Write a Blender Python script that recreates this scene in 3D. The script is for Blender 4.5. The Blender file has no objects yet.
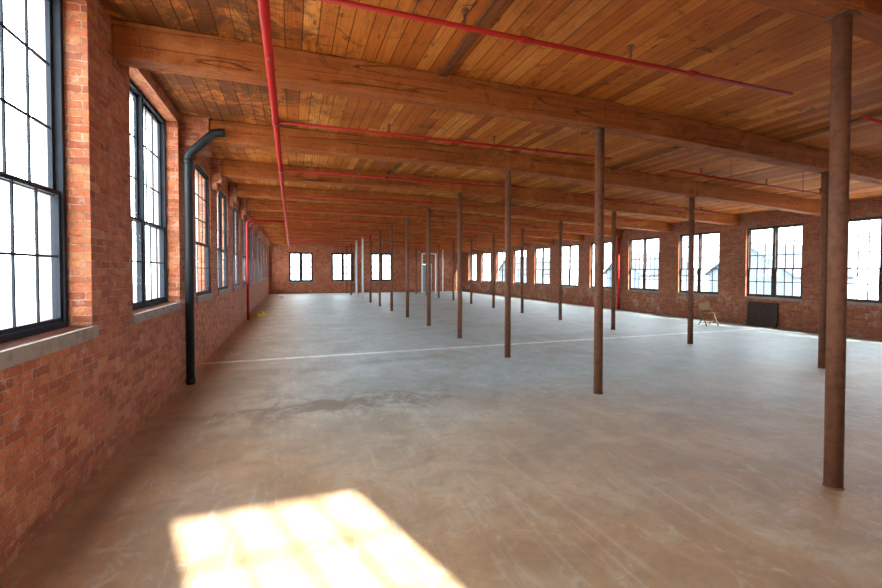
import bpy, math, random, bmesh
from mathutils import Vector, Matrix
random.seed(4)
S=bpy.context.scene
COL=S.collection
try:
    S.view_settings.view_transform='Standard'
except Exception as e: print(e)

# ------------------------------------------------------------------ constants
XL=-1.55; XR=13.7; YB=-1.3; YF=33.9
ROW1=4.02; ROW2=8.8
BEAMY=[2.15]+[4.9+2.6*k for k in range(12)]
BEAMY[2]=7.55
LOFF=[0,0,.38]+[.2]*10
def zb(x):
    P=[(XL,3.69),(ROW1,3.66),(ROW2,3.42),(XR,3.18)]
    for (a,za),(b,zc) in zip(P[:-1],P[1:]):
        if x<=b: return za+(zc-za)*(x-a)/(b-a)
    return P[-1][1]
BD=0.34; BW=0.25

# ------------------------------------------------------------------ node helpers
class NT:
    def __init__(s,name):
        s.m=bpy.data.materials.new(name); s.m.use_nodes=True
        s.t=s.m.node_tree; s.t.nodes.clear()
        s.out=s.n('ShaderNodeOutputMaterial'); 
    def n(s,t,**k):
        x=s.t.nodes.new(t)
        for a,b in k.items(): setattr(x,a,b)
        return x
    def l(s,a,b): s.t.links.new(a,b)
    def put(s,sock,v):
        if hasattr(v,'is_linked'): s.l(v,sock)
        else: sock.default_value=v
    def math(s,op,a,b=0.0,c=None,clamp=False):
        x=s.n('ShaderNodeMath',operation=op,use_clamp=clamp)
        s.put(x.inputs[0],a); s.put(x.inputs[1],b)
        if c is not None: s.put(x.inputs[2],c)
        return x.outputs[0]
    def mix(s,f,a,b,mode='MIX'):
        x=s.n('ShaderNodeMix',data_type='RGBA',blend_type=mode)
        s.put(x.inputs[0],f)
        for sock,v in ((x.inputs[6],a),(x.inputs[7],b)):
            if isinstance(v,tuple) and len(v)==3: v=(*v,1)
            s.put(sock,v)
        return x.outputs[2]
    def pos(s):
        g=s.n('ShaderNodeNewGeometry'); sp=s.n('ShaderNodeSeparateXYZ'); s.l(g.outputs['Position'],sp.inputs[0])
        return g,sp.outputs
    def comb(s,x,y,z=0.0):
        c=s.n('ShaderNodeCombineXYZ'); s.put(c.inputs[0],x); s.put(c.inputs[1],y); s.put(c.inputs[2],z); return c.outputs[0]
    def noise(s,vec,scale,detail=3,rough=.55,dist=0):
        x=s.n('ShaderNodeTexNoise'); s.l(vec,x.inputs['Vector']); x.inputs['Scale'].default_value=scale
        x.inputs['Detail'].default_value=detail; x.inputs['Roughness'].default_value=rough; x.inputs['Distortion'].default_value=dist
        return x.outputs['Fac']
    def ramp(s,f,stops):
        r=s.n('ShaderNodeValToRGB'); s.put(r.inputs[0],f); e=r.color_ramp.elements
        while len(e)<len(stops): e.new(.5)
        for el,(p,c) in zip(e,stops):
            el.position=p; el.color=(*c,1) if len(c)==3 else c
        return r.outputs[0]
    def step(s,f,a,b):
        r=s.n('ShaderNodeMapRange'); r.clamp=True; s.put(r.inputs[0],f)
        r.inputs[1].default_value=a; r.inputs[2].default_value=b; return r.outputs[0]
    def bsdf(s,col,rough=.6,spec=.5,metal=0.0,bump=None,bs=.3,bd=.01):
        b=s.n('ShaderNodeBsdfPrincipled')
        if isinstance(col,tuple) and len(col)==3: col=(*col,1)
        s.put(b.inputs['Base Color'],col); s.put(b.inputs['Roughness'],rough); s.put(b.inputs['Specular IOR Level'],spec)
        s.put(b.inputs['Metallic'],metal)
        if bump is not None:
            n=s.n('ShaderNodeBump'); n.inputs['Strength'].default_value=bs; n.inputs['Distance'].default_value=bd
            s.l(bump,n.inputs['Height']); s.l(n.outputs[0],b.inputs['Normal'])
        s.l(b.outputs[0],s.out.inputs[0]); return b

def mat_brick():
    t=NT('brick_masonry'); g,p=t.pos()
    sn=t.n('ShaderNodeSeparateXYZ'); t.l(g.outputs['True Normal'],sn.inputs[0])
    ny=t.math('GREATER_THAN',t.math('ABSOLUTE',sn.outputs[1]),.5)
    nz=t.math('GREATER_THAN',t.math('ABSOLUTE',sn.outputs[2]),.5)
    u=t.math('ADD',t.math('MULTIPLY',p[0],ny),t.math('MULTIPLY',p[1],t.math('SUBTRACT',1.0,ny)))
    v=t.math('ADD',t.math('MULTIPLY',p[0],nz),t.math('MULTIPLY',p[2],t.math('SUBTRACT',1.0,nz)))
    wob=t.noise(g.outputs['Position'],7,3); wob2=t.noise(g.outputs['Position'],26,4,.65)
    vec=t.comb(t.math('MULTIPLY_ADD',wob2,.026,t.math('MULTIPLY_ADD',wob,.022,u)),t.math('MULTIPLY_ADD',wob2,.024,t.math('MULTIPLY_ADD',wob,.012,v)))
    b=t.n('ShaderNodeTexBrick'); t.l(vec,b.inputs['Vector'])
    b.inputs['Scale'].default_value=1; b.inputs['Brick Width'].default_value=.196; b.inputs['Row Height'].default_value=.0645
    b.inputs['Mortar Size'].default_value=.0056; b.inputs['Mortar Smooth'].default_value=.45; b.offset=.5
    b.inputs['Color1'].default_value=(0,0,0,1); b.inputs['Color2'].default_value=(1,1,1,1); b.inputs['Mortar'].default_value=(.5,.5,.5,1)
    base=t.ramp(b.outputs['Color'],[(0,(.26,.052,.018)),(.25,(.40,.090,.030)),(.7,(.49,.128,.042)),(1,(.57,.195,.070))])
    n1=t.noise(g.outputs['Position'],1.3,5,.65); n2=t.noise(g.outputs['Position'],40,5,.75); n3=t.noise(g.outputs['Position'],7,6,.75)
    base=t.mix(t.math('MULTIPLY',t.step(n2,.43,.65),.65),base,(.23,.055,.022))
    base=t.mix(t.math('MULTIPLY',t.step(n3,.57,.67),.45),base,(.56,.38,.29))
    base=t.mix(t.math('MULTIPLY',t.step(n3,.46,.34),.6),base,(.16,.048,.028))
    base=t.mix(t.math('MULTIPLY',t.step(n1,.52,.70),.22),base,(.54,.34,.25))
    base=t.mix(t.math('MULTIPLY',t.step(n1,.47,.34),.4),base,(.20,.06,.03))
    mort=t.mix(t.step(n3,.38,.58),(.19,.105,.07),(.43,.30,.22))
    col=t.mix(b.outputs['Fac'],base,mort)
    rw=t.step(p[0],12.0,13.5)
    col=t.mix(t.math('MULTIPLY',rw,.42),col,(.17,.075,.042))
    eff=t.math('MULTIPLY',t.math('MULTIPLY',rw,t.step(p[2],1.15,.75)),t.step(t.math('MULTIPLY_ADD',n3,.5,n1),.76,.92))
    col=t.mix(t.math('MULTIPLY',eff,.5),col,(.52,.41,.35))
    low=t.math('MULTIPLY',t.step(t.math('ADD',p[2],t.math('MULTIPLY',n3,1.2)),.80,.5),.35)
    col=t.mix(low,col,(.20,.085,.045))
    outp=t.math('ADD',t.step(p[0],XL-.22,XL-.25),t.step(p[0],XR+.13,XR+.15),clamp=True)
    col=t.mix(t.math('MULTIPLY',outp,.6),col,(.50,.52,.54))  # outer brick paled in its colour so the daylit reveals blow out white
    h=t.math('SUBTRACT',t.math('MULTIPLY',n2,.8),b.outputs['Fac'])
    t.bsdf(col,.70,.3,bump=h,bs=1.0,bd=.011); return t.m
def mat_ceiling():
    t=NT('ceiling_planks'); g,p=t.pos()
    px=t.math('DIVIDE',t.math('MULTIPLY_ADD',t.noise(t.comb(t.math('MULTIPLY',p[0],3.0),0.0),1.0,1),.08,p[0]),.155); idx=t.math('FLOOR',px); fr=t.math('FRACT',px)
    w0=t.n('ShaderNodeTexWhiteNoise',noise_dimensions='1D'); t.l(idx,w0.inputs['W'])
    seg=t.math('FLOOR',t.math('DIVIDE',t.math('ADD',p[1],t.math('MULTIPLY',w0.outputs[0],5.2)),5.2))
    w=t.n('ShaderNodeTexWhiteNoise',noise_dimensions='2D'); t.l(t.comb(idx,seg),w.inputs['Vector'])
    base=t.ramp(w.outputs['Value'],[(0,(.31,.075,.012)),(.3,(.48,.130,.019)),(.7,(.59,.185,.030)),(1,(.70,.27,.062))])
    gr=t.noise(t.comb(t.math('MULTIPLY',p[0],26),t.math('MULTIPLY',p[1],1.1),w.outputs['Value']),1.2,6,.7,1.2)
    base=t.mix(t.math('MULTIPLY',t.step(gr,.45,.66),.6),base,(.22,.052,.010))
    big=t.noise(g.outputs['Position'],.8,5,.65); st=t.noise(g.outputs['Position'],2.2,7,.78,1.4); st2=t.noise(g.outputs['Position'],1.1,6,.75,.8)
    base=t.mix(t.math('MULTIPLY',t.step(big,.48,.66),.5),base,(.20,.048,.012))
    leftz=t.math('MULTIPLY',t.math('MULTIPLY',t.step(p[0],.9,-1.0),t.step(p[1],10.5,7.0)),.16)
    base=t.mix(t.math('MULTIPLY',t.step(t.math('ADD',st,leftz),.57,.65),.7),base,(.055,.020,.010))
    base=t.mix(t.math('MULTIPLY',t.step(t.math('ADD',st2,leftz),.60,.67),.55),base,(.09,.032,.014))
    kn=t.n('ShaderNodeTexVoronoi'); kn.inputs['Scale'].default_value=1; t.l(t.comb(t.math('MULTIPLY',p[0],6),t.math('MULTIPLY',p[1],2.2)),kn.inputs['Vector'])
    base=t.mix(t.math('MULTIPLY',t.step(kn.outputs['Distance'],.14,.05),.7),base,(.08,.022,.008))
    e=t.math('MINIMUM',fr,t.math('SUBTRACT',1.0,fr))
    seam=t.math('MULTIPLY',t.step(e,.055,.013),t.math('MULTIPLY_ADD',w0.outputs[0],.5,.5))
    col=t.mix(t.math('MULTIPLY',seam,.88),base,(.045,.015,.006))
    t.bsdf(col,.75,.15,bump=t.math('SUBTRACT',t.math('MULTIPLY',gr,.3),seam),bs=.6,bd=.013); return t.m
def mat_timber(name,c1,c2,c3,axis=0,crack=True):
    t=NT(name); g,p=t.pos()
    sc=[38,38,38]; sc[axis]=1.6
    v=t.comb(*[t.math('MULTIPLY',p[i],sc[i]/10) for i in range(3)])
    a=t.noise(v,3.2,6,.7,.6); b=t.noise(g.outputs['Position'],1.9,6,.7); d=t.noise(g.outputs['Position'],5,6,.75,1.0)
    col=t.mix(t.step(a,.35,.65),c1,c2)
    col=t.mix(t.math('MULTIPLY',t.step(b,.52,.66),.55),col,c3)
    col=t.mix(t.math('MULTIPLY',t.step(d,.54,.66),.6),col,tuple(x*.38 for x in c2))
    h=a
    if crack:
        sc=[9,9,9]; sc[axis]=.38
        v2=t.comb(*[t.math('MULTIPLY',p[i],sc[i]) for i in range(3)])
        k=t.math('ABSOLUTE',t.math('SUBTRACT',t.noise(v2,.65,2,.5,.15),.5))
        ck=t.math('MULTIPLY',t.step(k,.010,.002),t.step(b,.40,.50))
        col=t.mix(t.math('MULTIPLY',ck,.65),col,(.05,.017,.008)); h=t.math('SUBTRACT',a,ck)
    t.bsdf(col,.75,.15,bump=h,bs=.8,bd=.018); return t.m
def mat_floor():
    t=NT('floor_worn_boards'); g,p=t.pos(); P=g.outputs['Position']
    n1=t.noise(P,.35,4); n2=t.noise(P,1.6,6,.66,.7); n3=t.noise(P,14,5,.72); n4=t.noise(P,.9,5,.62); n5=t.noise(P,4.5,6,.74,1.0); n6=t.noise(P,.6,6,.68,.9)
    base=t.ramp(n2,[(.25,(.36,.30,.205)),(.5,(.48,.41,.30)),(.75,(.58,.52,.40))])
    cool=t.math('MULTIPLY',t.step(t.math('MULTIPLY_ADD',n1,6.0,p[1]),5.4,9.0),.98)
    cool=t.math('MULTIPLY',cool,t.step(t.math('MULTIPLY_ADD',n4,2.5,p[0]),-.4,1.6))
    base=t.mix(cool,base,t.ramp(n2,[(.25,(.29,.36,.37)),(.5,(.37,.45,.46)),(.75,(.48,.56,.57))]))  # blue-grey mid-floor tone, with the skylight glare painted into the colour
    red=t.math('ADD',t.math('MULTIPLY',t.step(p[1],5.8,1.8),1.0),t.step(p[0],1.2,-1.4),clamp=True)
    red=t.math('MULTIPLY',red,t.step(n4,.08,.52))
    base=t.mix(t.math('MULTIPLY',red,.78),base,t.mix(t.step(n2,.3,.7),(.38,.19,.08),(.53,.32,.155)))
    base=t.mix(t.math('MULTIPLY',t.step(n6,.49,.62),.38),base,(.27,.215,.165))
    base=t.mix(t.math('MULTIPLY',t.step(n3,.52,.76),.42),base,(.24,.19,.145))
    base=t.mix(t.math('MULTIPLY',t.step(n5,.53,.68),.48),base,(.26,.21,.16))
    base=t.mix(t.math('MULTIPLY',t.step(n5,.45,.31),.45),base,(.62,.61,.56))
    sc=t.noise(t.comb(t.math('MULTIPLY',p[0],7),t.math('MULTIPLY',p[1],.6)),1.0,5,.7,1.5)
    base=t.mix(t.math('MULTIPLY',t.step(sc,.56,.67),.25),base,(.64,.62,.56))
    for s_,ax in ((1.22,0),(2.44,1)):
        f=t.math('FRACT',t.math('DIVIDE',t.math('ADD',p[ax],40.3),s_))
        e=t.math('MULTIPLY',t.math('MINIMUM',f,t.math('SUBTRACT',1.0,f)),s_)
        base=t.mix(t.math('MULTIPLY',t.math('MULTIPLY',t.step(e,.007,.002),t.step(n2,.45,.6)),.2),base,(.16,.12,.10))
    def blob(cx,cy,rx,ry,amt,c,base,wob=1.0):
        dx=t.math('DIVIDE',t.math('SUBTRACT',p[0],cx),rx); dy=t.math('DIVIDE',t.math('SUBTRACT',p[1],cy),ry)
        d=t.math('SQRT',t.math('ADD',t.math('MULTIPLY',dx,dx),t.math('MULTIPLY',dy,dy)))
        d=t.math('ADD',d,t.math('ADD',t.math('MULTIPLY_ADD',n2,2.4*wob,-1.2*wob),t.math('MULTIPLY_ADD',n5,4.0*wob,-2.0*wob)))
        return t.mix(t.math('MULTIPLY',t.step(d,1.15,.2),amt),base,c)
    base=blob(1.1,5.95,1.5,1.0,.6,(.23,.215,.19),base)
    base=blob(.5,5.6,1.25,.34,.65,(.10,.085,.07),base)
    base=blob(.3,4.7,1.2,1.2,.42,(.26,.18,.12),base)
    base=blob(-.8,6.2,.7,1.4,.45,(.24,.17,.115),base)
    base=blob(-1.3,3.9,.12,1.2,.35,(.17,.12,.09),base)
    base=blob(2.0,8.0,1.0,.25,.5,(.19,.175,.155),base)
    base=blob(-.4,7.7,.9,.3,.5,(.22,.18,.15),base)
    base=blob(6.5,9.6,1.6,.4,.4,(.25,.23,.21),base)
    base=blob(-.2,10.8,.7,.3,.4,(.22,.19,.17),base)
    base=blob(2.6,3.6,1.3,.9,.35,(.32,.21,.13),base)
    d=t.math('ABSOLUTE',t.math('SUBTRACT',p[1],8.87))
    st=t.math('MULTIPLY',t.step(d,.10,.06),t.step(t.noise(P,5,4),.25,.5))
    base=t.mix(t.math('MULTIPLY',st,.75),base,(.82,.85,.86))
    t.bsdf(base,t.math('MULTIPLY_ADD',n2,.25,.42),.42,bump=n3,bs=.22,bd=.005); return t.m
def mat_paint(name,c,rough=.5,metal=0.0,var=.25,dark=None,spec=.4,sc=12):
    t=NT(name); g,p=t.pos(); n=t.noise(g.outputs['Position'],sc,4)
    dark=dark or tuple(x*.5 for x in c)
    t.bsdf(t.mix(t.math('MULTIPLY',t.step(n,.45,.75),var*2),c,dark),rough,spec,metal,bump=n,bs=.08,bd=.003); return t.m
def mat_glass():
    t=NT('window_glass'); tr=t.n('ShaderNodeBsdfTransparent'); tr.inputs[0].default_value=(.95,.975,.985,1)
    gl=t.n('ShaderNodeBsdfGlossy'); gl.inputs['Roughness'].default_value=.03
    m=t.n('ShaderNodeMixShader'); m.inputs[0].default_value=.03
    t.l(tr.outputs[0],m.inputs[1]); t.l(gl.outputs[0],m.inputs[2]); t.l(m.outputs[0],t.out.inputs[0]); return t.m

M_BRICK=mat_brick(); M_CEIL=mat_ceiling(); M_FLOOR=mat_floor(); M_GLASS=mat_glass()
M_BEAM=mat_timber('beam_timber',(.41,.115,.026),(.25,.064,.016),(.48,.175,.050),0)
M_BATTEN=mat_timber('batten_timber',(.22,.07,.02),(.12,.04,.014),(.26,.10,.035),1)
M_RED=mat_paint('red_pipe_paint',(.40,.013,.010),.55,var=.2,spec=.2)
M_RUST=mat_paint('rusty_brown_iron',(.21,.085,.045),.65,.0,.45,(.10,.045,.03),sc=18,spec=.25)
M_PALE=mat_paint('pale_grey_paint',(.70,.72,.71),.5,var=.1)
M_FRAME=mat_paint('dark_slate_window_paint',(.024,.028,.036),.6,var=.1,spec=.12)
M_FRAMER=mat_paint('dark_brown_window_paint',(.055,.042,.038),.6,var=.1,spec=.12)
M_SILL=mat_paint('grey_concrete_sill',(.27,.22,.185),.85,var=.4,dark=(.13,.10,.08),sc=9)
M_DSP=mat_paint('near_black_pipe_paint',(.012,.016,.018),.45,var=.15,spec=.3)
M_DOOR=mat_paint('grey_blue_door_paint',(.22,.30,.33),.5,var=.1)
M_CHROME=mat_paint('brass_knob',(.4,.25,.10),.35,.8,.1)
M_CHAIR=mat_paint('dull_tan_enamelled_steel',(.26,.165,.085),.7,.0,.2,spec=.15)
M_BLACK=mat_paint('near_black_board',(.055,.042,.038),.8,var=.35,spec=.1)
M_YEL=mat_paint('yellow_cloth',(.6,.5,.1),.9,var=.2)
M_GROUND=mat_paint('outside_ground',(.45,.44,.40),.9,var=.2,sc=.3)
M_SIDING=mat_paint('grey_blue_siding',(.08,.10,.125),.8,var=.1,sc=.5)
M_ROOF=mat_paint('grey_shingles',(.04,.05,.064),.9,var=.2,sc=2)

# ------------------------------------------------------------------ mesh builder
class MB:
    def __init__(s): s.v=[]; s.f=[]; s.sm=[]
    def box(s,x0,x1,y0,y1,z0,z1):
        return s.hexa([(x,y,z) for z in (z0,z1) for y in (y0,y1) for x in (x0,x1)])
    def hexa(s,pts):
        i=len(s.v); s.v+=pts
        s.f+=[tuple(i+k for k in q) for q in ((0,2,3,1),(4,5,7,6),(0,1,5,4),(2,6,7,3),(0,4,6,2),(1,3,7,5))]; s.sm+=[False]*6; return s
    def tube(s,pts,r,n=14,cap=True):
        pts=[Vector(p) for p in pts]; rs=r if isinstance(r,(list,tuple)) else [r]*len(pts)
        i0=len(s.v); up=None
        for k,p in enumerate(pts):
            if k==0: d=pts[1]-p
            elif k==len(pts)-1: d=p-pts[k-1]
            else: d=(pts[k+1]-p).normalized()+(p-pts[k-1]).normalized()
            if d.length<1e-9: d=Vector((0,0,1))
            d.normalize()
            if up is None:
                up=Vector((0,0,1)) if abs(d.z)<.9 else Vector((1,0,0))
            a=up.cross(d).normalized(); b=d.cross(a).normalized(); up=b
            for j in range(n):
                th=2*math.pi*j/n; q=p+(a*math.cos(th)+b*math.sin(th))*rs[k]; s.v.append(tuple(q))
        for k in range(len(pts)-1):
            for j in range(n):
                a0=i0+k*n+j; a1=i0+k*n+(j+1)%n
                s.f.append((a0,a1,a1+n,a0+n)); s.sm.append(True)
        if cap:
            s.f.append(tuple(i0+j for j in reversed(range(n)))); s.sm.append(False)
            e=i0+(len(pts)-1)*n; s.f.append(tuple(e+j for j in range(n))); s.sm.append(False)
        return s
    def mesh(s,name,mat):
        m=bpy.data.meshes.new(name); m.from_pydata(s.v,[],s.f); m.materials.append(mat)
        m.polygons.foreach_set('use_smooth',s.sm); m.update(); return m
def obj(name,data,loc=(0,0,0),parent=None,**props):
    o=bpy.data.objects.new(name,data); COL.objects.link(o); o.location=loc
    if parent: o.parent=parent
    for k,v in props.items(): o[k]=v
    return o
def bevel(o,w=.01,seg=2):
    b=o.modifiers.new('bevel','BEVEL'); b.width=w; b.segments=seg; b.limit_method='ANGLE'

# ------------------------------------------------------------------ shell
ZT=4.25
def wall(name,axis,inner,outer,a0,a1,ops,label,extra=()):
    b=MB(); lo,hi=min(inner,outer),max(inner,outer)
    def bx(s0,s1,z0,z1):
        if s1-s0<1e-4 or z1-z0<1e-4: return
        if axis=='Y': b.box(lo,hi,s0,s1,z0,z1)
        else: b.box(s0,s1,lo,hi,z0,z1)
    cur=a0
    for s0,s1,z0,z1 in sorted(ops):
        bx(cur,s0,-.3,ZT); bx(s0,s1,-.3,z0); bx(s0,s1,z1,ZT); cur=s1
    bx(cur,a1,-.3,ZT)
    for q in extra: b.box(*q)
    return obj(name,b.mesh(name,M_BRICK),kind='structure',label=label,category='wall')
WT=.36; WTR=.19
LZ0,LZ1=1.25,3.88
LWA=[(2.28,4.28),(5.24,7.24)]
LWB=[(8.40,9.88)]+[(10.1+2.6*j+.62,10.1+2.6*j+2.34) for j in range(9)]
LW=[(a,b,LZ0,LZ1) for a,b in LWA]+[(a,b,LZ0,3.62) for a,b in LWB]
RW=[(8.16+2.53*k,8.16+2.53*k+1.61,.90,3.06) for k in range(-3,10)]
FW=[(.70-.85,.70+.85,.9,3.1),(3.78-.85,3.78+.85,.9,3.1),(6.80-.85,6.80+.85,.9,3.1)]
FD=(10.1,11.0,0,2.3)
BWN=[(.76,2.12,1.22,3.25)]
corb=[]
for i,y in enumerate(BEAMY):
    if LOFF[i]>0:
        d_=LOFF[i]; y0,y1=y-.16,y+.16
        corb.append((XL-.001,XL+d_-.004,y0,y1,3.52,3.69+BD-.002)); corb.append((XL-.001,XL+d_*.55,y0,y1,3.38,3.52))
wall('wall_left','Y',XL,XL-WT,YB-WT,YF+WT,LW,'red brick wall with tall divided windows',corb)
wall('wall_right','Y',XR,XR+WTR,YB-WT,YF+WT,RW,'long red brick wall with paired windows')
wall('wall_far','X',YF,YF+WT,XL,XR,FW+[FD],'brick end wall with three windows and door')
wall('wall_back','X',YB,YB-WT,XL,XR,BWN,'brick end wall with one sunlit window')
fl=MB().box(XL,XR,YB,YF,-.3,0)
obj('floor',fl.mesh('floor',M_FLOOR),kind='structure',label='worn stained board floor with white painted stripe',category='floor')
c=MB(); xs=[XL,ROW1,ROW2,XR]
for a,b_ in zip(xs[:-1],xs[1:]):
    za,zc=zb(a)+BD,zb(b_)+BD
    c.hexa([(a,YB,za),(b_,YB,zc),(a,YF,za),(b_,YF,zc),(a,YB,za+.1),(b_,YB,zc+.1),(a,YF,za+.1),(b_,YF,zc+.1)])
obj('ceiling',c.mesh('ceiling',M_CEIL),kind='structure',label='orange-brown wood plank ceiling deck',category='ceiling')
r=MB().box(XL-WT-.05,XR+WTR+.05,YB-WT-.05,YF+WT+.05,ZT,ZT+.1)
obj('trim_1',r.mesh('roof_cover',M_ROOF),kind='structure',label='flat roof covering over the deck',category='roof')

# ------------------------------------------------------------------ windows
def window_meshes(w,h,units,cols,ru,rl,key,T=.045,m=.018,D=.10,s=.034,mul=.06,mat=None):
    mat=mat or M_FRAME
    fr=MB()
    fr.box(0,T,0,D,0,h).box(w-T,w,0,D,0,h).box(T,w-T,0,D,0,T).box(T,w-T,0,D,h-T,h)
    uw=(w-2*T-(units-1)*mul)/units
    for k in range(1,units): fr.box(T+k*uw+(k-1)*mul,T+k*uw+k*mul,0,D,T,h-T)
    hh=h-2*T; frac=rl/(ru+rl); zm=T+hh*frac
    def sash(z0,z1,rows,y0):
        b=MB(); g=MB(); d=.03
        for k in range(units):
            x0=T+k*(uw+mul); x1=x0+uw
            b.box(x0,x0+s,y0,y0+d,z0,z1).box(x1-s,x1,y0,y0+d,z0,z1).box(x0+s,x1-s,y0,y0+d,z0,z0+s).box(x0+s,x1-s,y0,y0+d,z1-s,z1)
            for c_ in range(1,cols):
                xc=x0+s+(uw-2*s)*c_/cols; b.box(xc-m/2,xc+m/2,y0+.008,y0+d-.008,z0+s,z1-s)
            for r_ in range(1,rows):
                zc=z0+s+(z1-z0-2*s)*r_/rows; b.box(x0+s,x1-s,y0+.009,y0+d-.009,zc-m/2,zc+m/2)
            g.box(x0+s,x1-s,y0+d/2-.002,y0+d/2+.002,z0+s,z1-s)
        return b,g
    y1=D-.033; y0_=max(.001,y1-.034)
    lo,gl=sash(T,zm+.02,rl,y0_-.0); up,gu=sash(zm-.02,h-T,ru,y1)
    return dict(frame=fr.mesh(key+'_frame',mat),lower_sash=lo.mesh(key+'_lower',mat),upper_sash=up.mesh(key+'_upper',mat),
                glass_low=gl.mesh(key+'_glass_low',M_GLASS),glass_up=gu.mesh(key+'_glass_up',M_GLASS))
def sill_mesh(w,key,t=.10,depth=.20,over=.04):
    b=MB().box(-over,w+over,-.03,depth,-t,0); return b.mesh(key,M_SILL)
wcount=[0]
def window(kind_mesh,sill,loc,rotz,label,off=.16):
    wcount[0]+=1
    e=bpy.data.objects.new('window_%d'%wcount[0],None); COL.objects.link(e); e.location=loc; e.rotation_euler=(0,0,rotz); e.empty_display_size=.2
    e['kind']='structure'; e['label']=label; e['category']='window'
    obj('frame',kind_mesh['frame'],(0,off,0),e)
    lo=obj('lower_sash',kind_mesh['lower_sash'],(0,off,0),e); up=obj('upper_sash',kind_mesh['upper_sash'],(0,off,0),e)
    obj('glass',kind_mesh['glass_low'],(0,0,0),lo); obj('glass',kind_mesh['glass_up'],(0,0,0),up)
    obj('window_sill',sill,(0,0,0),e,label='grey concrete sill')
mL=window_meshes(2.0,LZ1-LZ0,2,3,3,2,'tall',.045,.018,.085); sL=sill_mesh(2.0,'sill_tall')
mL3=window_meshes(1.48,3.62-LZ0,1,4,3,2,'tall_single',.035,.018,.07); sL3=sill_mesh(1.48,'sill_tall_single')
mL2=window_meshes(1.72,3.62-LZ0,2,2,3,2,'tall_narrow',.03,.014,.07,.028,.05); sL2=sill_mesh(1.72,'sill_tall_narrow')
mR=window_meshes(1.61,2.16,2,3,3,2,'pair',.04,.026,.08,.038,.07,M_FRAMER); sR=sill_mesh(1.61,'sill_pair',.07,.10)
mF=window_meshes(1.70,2.2,2,2,2,2,'end',.08,.055,.10,.06,.12); sF=sill_mesh(1.70,'sill_end',.07)
mB=window_meshes(1.36,2.03,1,4,3,2,'back',.03,.030); sB=sill_mesh(1.36,'sill_back',.07)
for s0,s1 in LWA: window(mL,sL,(XL,s0,LZ0),math.pi/2,'tall dark-framed divided window in brick wall')
for k,(s0,s1) in enumerate(LWB): window(mL3 if k==0 else mL2,sL3 if k==0 else sL2,(XL,s0,LZ0),math.pi/2,'tall dark-framed divided window in brick wall',.03)
for s0,s1,z0,z1 in RW: window(mR,sR,(XR,s1,z0),-math.pi/2,'paired dark-framed divided window in brick wall',.06)
for s0,s1,z0,z1 in FW: window(mF,sF,(s0,YF,z0),0,'paired divided window in brick end wall',.10)
for s0,s1,z0,z1 in BWN: window(mB,sB,(s1,YB,z0),math.pi,'divided window letting direct sun in')
d=MB(); x0,x1=FD[0],FD[1]
d.box(x0,x0+.06,YF-.02,YF+.12,0,2.3).box(x1-.06,x1,YF-.02,YF+.12,0,2.3).box(x0+.06,x1-.06,YF-.02,YF+.12,2.24,2.3)
dr=bpy.data.objects.new('door_1',None); COL.objects.link(dr); dr.location=(x0,YF,0); dr['kind']='structure'; dr['label']='grey-blue door and frame in brick end wall'; dr['category']='door'
obj('door_frame',d.mesh('door_frame',M_PALE),(-x0,-YF,0),dr)
d=MB().box(.06,.84,.05,.09,.01,2.23)
for z0,z1 in ((.15,.95),(1.1,2.05)): d.box(.2,.7,.035,.05,z0,z1)
obj('door_leaf',d.mesh('door_leaf',M_DOOR),(0,0,0),dr)
obj('door_knob',MB().tube([(.74,.05,1.02),(.74,.0,1.02),(.74,-.02,1.02)],[.012,.02,.028],10).mesh('door_knob',M_CHROME),(0,0,0),dr)

# ------------------------------------------------------------------ beams
spans=[(XL,ROW1),(ROW1,ROW2),(ROW2,XR)]
for i,y in enumerate(BEAMY):
    for a,b_ in spans:
        if a==XL: a=XL+LOFF[i]
        m=MB(); za,zc=zb(a),zb(b_); a2=a+.002; b2=b_-.004; y0,y1=y-BW/2,y+BW/2
        m.hexa([(a2,y0,za),(b2,y0,zc),(a2,y1,za),(b2,y1,zc),(a2,y0,za+BD-.003),(b2,y0,zc+BD-.003),(a2,y1,za+BD-.003),(b2,y1,zc+BD-.003)])
        o=obj('ceiling_beam',m.mesh('ceiling_beam',M_BEAM),label='heavy brown timber beam under the plank deck',category='beam',group='timber ceiling beams')
        bevel(o,.016,2)

# ------------------------------------------------------------------ columns
cm={}
def column(x,y,mat,label):
    h=zb(x)-.002
    e=bpy.data.objects.new('iron_column',None); COL.objects.link(e); e.location=(x,y,0)
    e['label']=label; e['category']='column'; e['group']='round iron support columns'
    k=(round(x,2),mat.name)
    if k not in cm:
        sh=MB().tube([(0,0,.005),(0,0,h-.012)],.060,20).mesh('column_shaft',mat)
        cp=MB().box(-.09,.09,-.08,.08,h-.012,h).mesh('column_cap',mat)
        bs=MB().tube([(0,0,0),(0,0,.012)],[.066,.063],20).mesh('column_base',mat)
        cm[k]=(sh,cp,bs)
    sh,cp,bs=cm[k]
    obj('shaft',sh,(0,0,0),e); obj('cap',cp,(0,0,0),e); obj('base',bs,(0,0,0),e)
for i,y in enumerate(BEAMY):
    pale=i in (9,10)
    column(ROW1,y,M_PALE if pale else M_RUST,'pale grey painted round iron column' if pale else 'rusty brown round iron column under timber beam')
for i,y in enumerate(BEAMY): column(ROW2,y,M_RUST,'rusty brown round iron column under timber beam')

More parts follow.
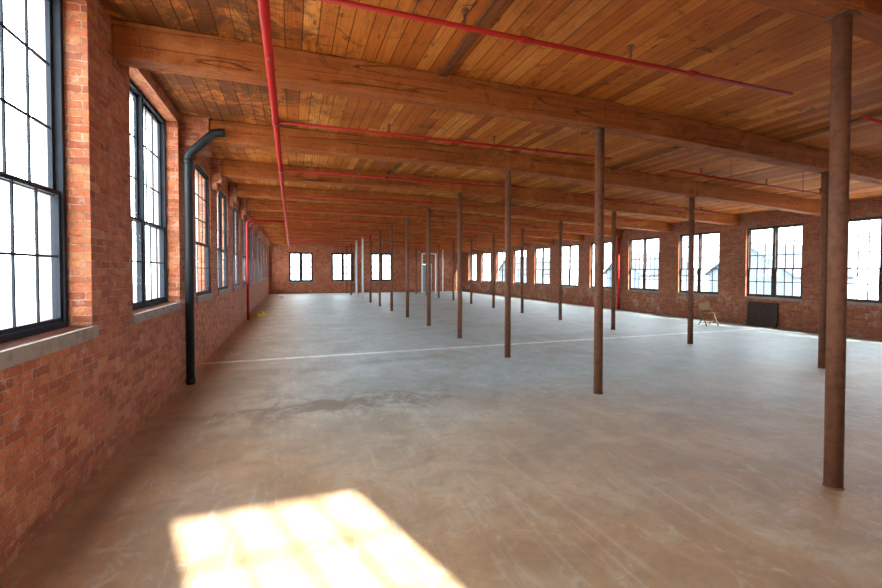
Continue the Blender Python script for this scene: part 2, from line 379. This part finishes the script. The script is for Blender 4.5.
# ------------------------------------------------------------------ sprinkler pipes
ZP=3.47; XM=-.16
mp=obj('sprinkler_main_pipe',MB().tube([(XM,YB+.02,ZP),(XM,33.3,ZP)],.036,14).mesh('main_pipe',M_RED),label='long red sprinkler main pipe slung below the beams',category='pipe')
cpl=MB().tube([(0,-.07,0),(0,.07,0)],.043,14).mesh('coupling',M_RED)
for k in range(12): obj('coupling',cpl,(XM,2.92+2.57*k,ZP),mp)
def hanger(x,y,z,parent,r=.022):
    top=zb(x)+BD-.004
    b=MB().tube([(x,y,z),(x,y,top)],.004,6).tube([(x,y,top-.012),(x,y,top)],.02,10)
    b.tube([(x-.012,y,z),(x+.012,y,z)],r+.004,12)
    obj('hanger',b.mesh('hanger',M_RUST),(0,0,0),parent)
for k in range(12): hanger(XM,2.92+2.57*k+.9,ZP,mp,.038)
def sprinkler(x,y,z,parent):
    b=MB().tube([(x,y,z),(x,y,z+.07)],.012,8).tube([(x,y,z+.07),(x,y,z+.10)],[.016,.016],8).tube([(x,y,z+.10),(x,y,z+.108)],[.03,.03],12)
    obj('sprinkler_head',b.mesh('sprinkler_head',M_RUST),(0,0,0),parent)
for k in range(12):
    y=2.92+2.57*k
    b=MB().tube([(XM+.046,y,ZP),(4.70,y,ZP-.02)],.018,10)
    for x in (1.7,3.4): b.tube([(x-.04,y,ZP-.01),(x+.04,y,ZP-.01)],.025,10)
    o=obj('sprinkler_branch_pipe',b.mesh('branch',M_RED),label='thin red sprinkler branch pipe crossing below ceiling',category='pipe',group='red sprinkler branch pipes')
    hanger(4.1 if k else .15,y,ZP-.02 if k else ZP,o)
    if k<5:
        for x in (1.2,2.7): sprinkler(x,y,ZP+.01,o)
for k in range(12):
    y=2.92+2.57*k
    b=MB().tube([(5.9,y,3.36),(10.2,y,3.17)],.017,10)
    o=obj('sprinkler_branch_pipe',b.mesh('branch',M_RED),label='thin red sprinkler branch pipe over the side bay',category='pipe',group='red sprinkler branch pipes over the side bay')
    for x,z in ((7.3,3.298),(9.2,3.214)): hanger(x,y,z,o)
    if k<5:
        for x,z in ((6.6,3.33),(8.2,3.26),(9.7,3.2)): sprinkler(x,y,z,o)
def arc(c,r,a0,a1,u,v,n=8):
    u=Vector(u); v=Vector(v); c=Vector(c)
    return [tuple(c+u*(r*math.cos(a0+(a1-a0)*k/n))+v*(r*math.sin(a0+(a1-a0)*k/n))) for k in range(n+1)]
pts=[(-1.44,16.45,0)]+arc((-1.29,16.45,3.32),.15,math.pi,math.pi/2,(1,0,0),(0,0,1))+[(XM-.046,16.45,ZP)]
obj('red_riser_pipe',MB().tube(pts,.045,14).mesh('riser',M_RED),label='red sprinkler riser standing against the brick wall',category='pipe')
obj('red_riser_pipe',MB().tube([(13.58,15.27,0),(13.58,15.27,3.18)],.055,14).mesh('riser',M_RED),label='red sprinkler riser between two windows',category='pipe')
# drain pipe: straight run with a diagonal offset bend at the top
y=7.315; x=-1.44
pts=[(x,y,0),(x,y,3.38),(x+.015,y,3.43),(x+.05,y,3.48),(x+.31,y,3.75),(x+.36,y,3.785),(x+.42,y,3.80),(x+.50,y,3.80)]
ds=obj('drain_pipe',MB().tube(pts,.060,20).mesh('drain_pipe',M_DSP),label='near-black cast iron drain pipe on brick wall',category='pipe')
cl=MB().tube([(0,0,-.04),(0,0,.04)],.068,20).mesh('collar',M_DSP)
for z in (.05,3.32): obj('collar',cl,(x,y,z),ds)
for xx in (11.35,11.75):
    obj('vertical_pipe',MB().tube([(xx,33.3,0),(xx,33.3,zb(xx)+BD-.01)],.055,12).mesh('vpipe',M_PALE),label='pale grey vertical pipe near the end wall',category='pipe',group='pale vertical pipes')
f=MB()
for xx in (9.6,10.7): f.box(xx-.045,xx+.045,31.955,32.045,0,3.0)
f.box(9.555,10.745,31.955,32.045,3.0,3.08)
obj('post_frame',f.mesh('post_frame',M_PALE),label='slim pale grey freestanding post frame near end wall',category='frame')
def batten(x,y0,y1,w=.11):
    z=min(zb(x-w/2),zb(x+w/2))+BD
    obj('ceiling_batten',MB().box(x-w/2,x+w/2,y0,y1,z-.045,z-.001).mesh('batten',M_BATTEN),label='dark timber batten fixed under plank deck',category='batten',group='ceiling battens')
batten(1.68,BEAMY[0]+.13,BEAMY[1]-.13); batten(6.4,BEAMY[1]+.13,BEAMY[2]-.13); batten(7.5,BEAMY[0]+.13,BEAMY[1]-.13)
batten(2.2,BEAMY[2]+.13,BEAMY[3]-.13)

# ------------------------------------------------------------------ folding chair
def chair(loc,rot,s_=.9):
    e=bpy.data.objects.new('folding_chair',None); COL.objects.link(e); e.location=loc; e.rotation_euler=(0,0,rot); e.scale=(s_,s_,s_)
    e['label']='small tan metal folding chair standing near brick wall'; e['category']='chair'
    s=MB().hexa([(-.2,-.2,.42),(.2,-.2,.42),(-.19,.18,.39),(.19,.18,.39),(-.2,-.2,.46),(.2,-.2,.46),(-.19,.18,.43),(.19,.18,.43)])
    o=obj('seat',s.mesh('seat',M_CHAIR),(0,0,0),e); bevel(o,.01)
    b=MB().hexa([(-.19,.20,.52),(.19,.20,.52),(-.19,.225,.52),(.19,.225,.52),(-.19,.25,.76),(.19,.25,.76),(-.19,.275,.76),(.19,.275,.76)])
    o=obj('backrest',b.mesh('backrest',M_CHAIR),(0,0,0),e); bevel(o,.008)
    for sx in (-1,1):
        obj('leg',MB().tube([(sx*.21,-.20,0),(sx*.208,.04,.40),(sx*.205,.21,.56),(sx*.20,.27,.80)],.018,8).mesh('leg',M_CHAIR),(0,0,0),e)
        obj('leg',MB().tube([(sx*.19,.24,0),(sx*.19,-.10,.41)],.017,8).mesh('leg',M_CHAIR),(0,0,0),e)
    obj('rail',MB().tube([(-.208,-.14,.11),(.208,-.14,.11)],.009,8).mesh('rail',M_CHAIR),(0,0,0),e)
    obj('rail',MB().tube([(-.19,.19,.07),(.19,.19,.07)],.009,8).mesh('rail',M_CHAIR),(0,0,0),e)
    obj('rail',MB().tube([(-.20,.27,.80),(.20,.27,.80)],.014,8).mesh('rail',M_CHAIR),(0,0,0),e)
chair((12.35,9.95,0),math.radians(-15))
e=obj('leaning_board',None,(13.60,9.2,0),label='near-black flat board leaning on brick wall',category='board')
e.rotation_euler=(0,math.radians(5),0)
obj('panel',MB().box(-.012,.012,-.44,.44,0,.74).mesh('panel',M_BLACK),(0,0,0),e)
fr_=MB().box(-.018,-.0121,-.44,-.41,0,.74).box(-.018,-.0121,.41,.44,0,.74).box(-.018,-.0121,-.41,.41,.71,.74).box(-.018,-.0121,-.41,.41,0,.03)
obj('rim',fr_.mesh('rim',M_BLACK),(0,0,0),e)
b=MB().box(-.16,.16,-.12,.12,0,.16); b.hexa([(-.16,.12,.16),(.16,.12,.16),(-.16,.13,.15),(.16,.13,.15),(-.16,.2,.22),(.16,.2,.22),(-.16,.21,.21),(.16,.21,.21)])
obj('cardboard_box',b.mesh('cbox',M_PALE),(-.6,28.5,0),label='small pale open box on the floor by wall',category='box')
bm=bmesh.new(); bmesh.ops.create_icosphere(bm,subdivisions=3,radius=.22)
for v in bm.verts:
    v.co.z=max(0,(v.co.z*.5+.03)*(1+.5*math.sin(v.co.x*25+v.co.y*17))); v.co.x*=1+.3*math.sin(v.co.y*20)
me=bpy.data.meshes.new('rag'); bm.to_mesh(me); bm.free(); me.materials.append(M_YEL)
obj('crumpled_cloth',me,(-1.1,17.4,0),label='crumpled yellow-green cloth on floor by wall',category='cloth')

# ------------------------------------------------------------------ exterior
obj('ground',MB().box(-150,150,-150,200,-4.1,-4).mesh('ground',M_GROUND),kind='structure',label='pale open ground outside the building',category='ground')
def house(x,y,w,l,h,rh,rot=0):
    b=MB(); e=bpy.data.objects.new('neighbouring_house',None); COL.objects.link(e); e.location=(x,y,-4); e.rotation_euler=(0,0,rot)
    e['label']='grey sided house with gable roof outside'; e['category']='house'; e['group']='houses outside the windows'
    b.box(-w/2,w/2,-l/2,l/2,0,h); i=len(b.v)
    b.v+=[(-w/2,-l/2,h),(w/2,-l/2,h),(0,-l/2,h+rh),(-w/2,l/2,h),(w/2,l/2,h),(0,l/2,h+rh)]
    b.f+=[(i,i+1,i+2),(i+4,i+3,i+5)]; b.sm+=[False]*2
    obj('walls',b.mesh('hwalls',M_SIDING),(0,0,0),e)
    r=MB(); o_=.4
    for s in (-1,1):
        r.hexa([(s*(w/2+o_),-l/2-o_,h-rh*o_/(w/2)),(0,-l/2-o_,h+rh),(s*(w/2+o_),l/2+o_,h-rh*o_/(w/2)),(0,l/2+o_,h+rh),
                (s*(w/2+o_),-l/2-o_,h-rh*o_/(w/2)+.15),(0,-l/2-o_,h+rh+.15),(s*(w/2+o_),l/2+o_,h-rh*o_/(w/2)+.15),(0,l/2+o_,h+rh+.15)])
    obj('roof',r.mesh('hroof',M_ROOF),(0,0,0),e)
for a in ((48,31,9,8,5.4,3.0,1.5),(52,52,9,9,5.4,3,1.4),(46,78,9,9,5.4,3,1.6),(58,12,9,9,5.4,3,1.5)): house(*a)

# ------------------------------------------------------------------ light
w=bpy.data.worlds.new('World'); S.world=w; w.use_nodes=True; nt=w.node_tree; nt.nodes.clear()
o=nt.nodes.new('ShaderNodeOutputWorld'); bg=nt.nodes.new('ShaderNodeBackground'); nt.links.new(bg.outputs[0],o.inputs[0])
bg.inputs[0].default_value=(.84,.935,1.0,1); bg.inputs[1].default_value=16
sd=bpy.data.lights.new('sun','SUN'); sd.energy=46; sd.angle=math.radians(1.15); sd.color=(1,.92,.80)
so=bpy.data.objects.new('sun',sd); COL.objects.link(so)
el=math.radians(31.9); hd=Vector((-.33,1,0)).normalized()
dirv=Vector((hd.x*math.cos(el),hd.y*math.cos(el),-math.sin(el)))
so.rotation_euler=dirv.to_track_quat('-Z','Y').to_euler(); so.location=(3,-8,9)

# ------------------------------------------------------------------ camera
cd=bpy.data.cameras.new('camera'); cam=bpy.data.objects.new('camera',cd); COL.objects.link(cam); S.camera=cam
cd.sensor_width=36; cd.lens=36*430/882; cd.clip_start=.05; cd.clip_end=500
th=math.radians(19.2); pt=math.radians(-1.2); cd.shift_y=-14/882
f=Vector((math.sin(th)*math.cos(pt),math.cos(th)*math.cos(pt),math.sin(pt)))
cam.location=(0,0,1.7); cam.rotation_euler=f.to_track_quat('-Z','Y').to_euler()
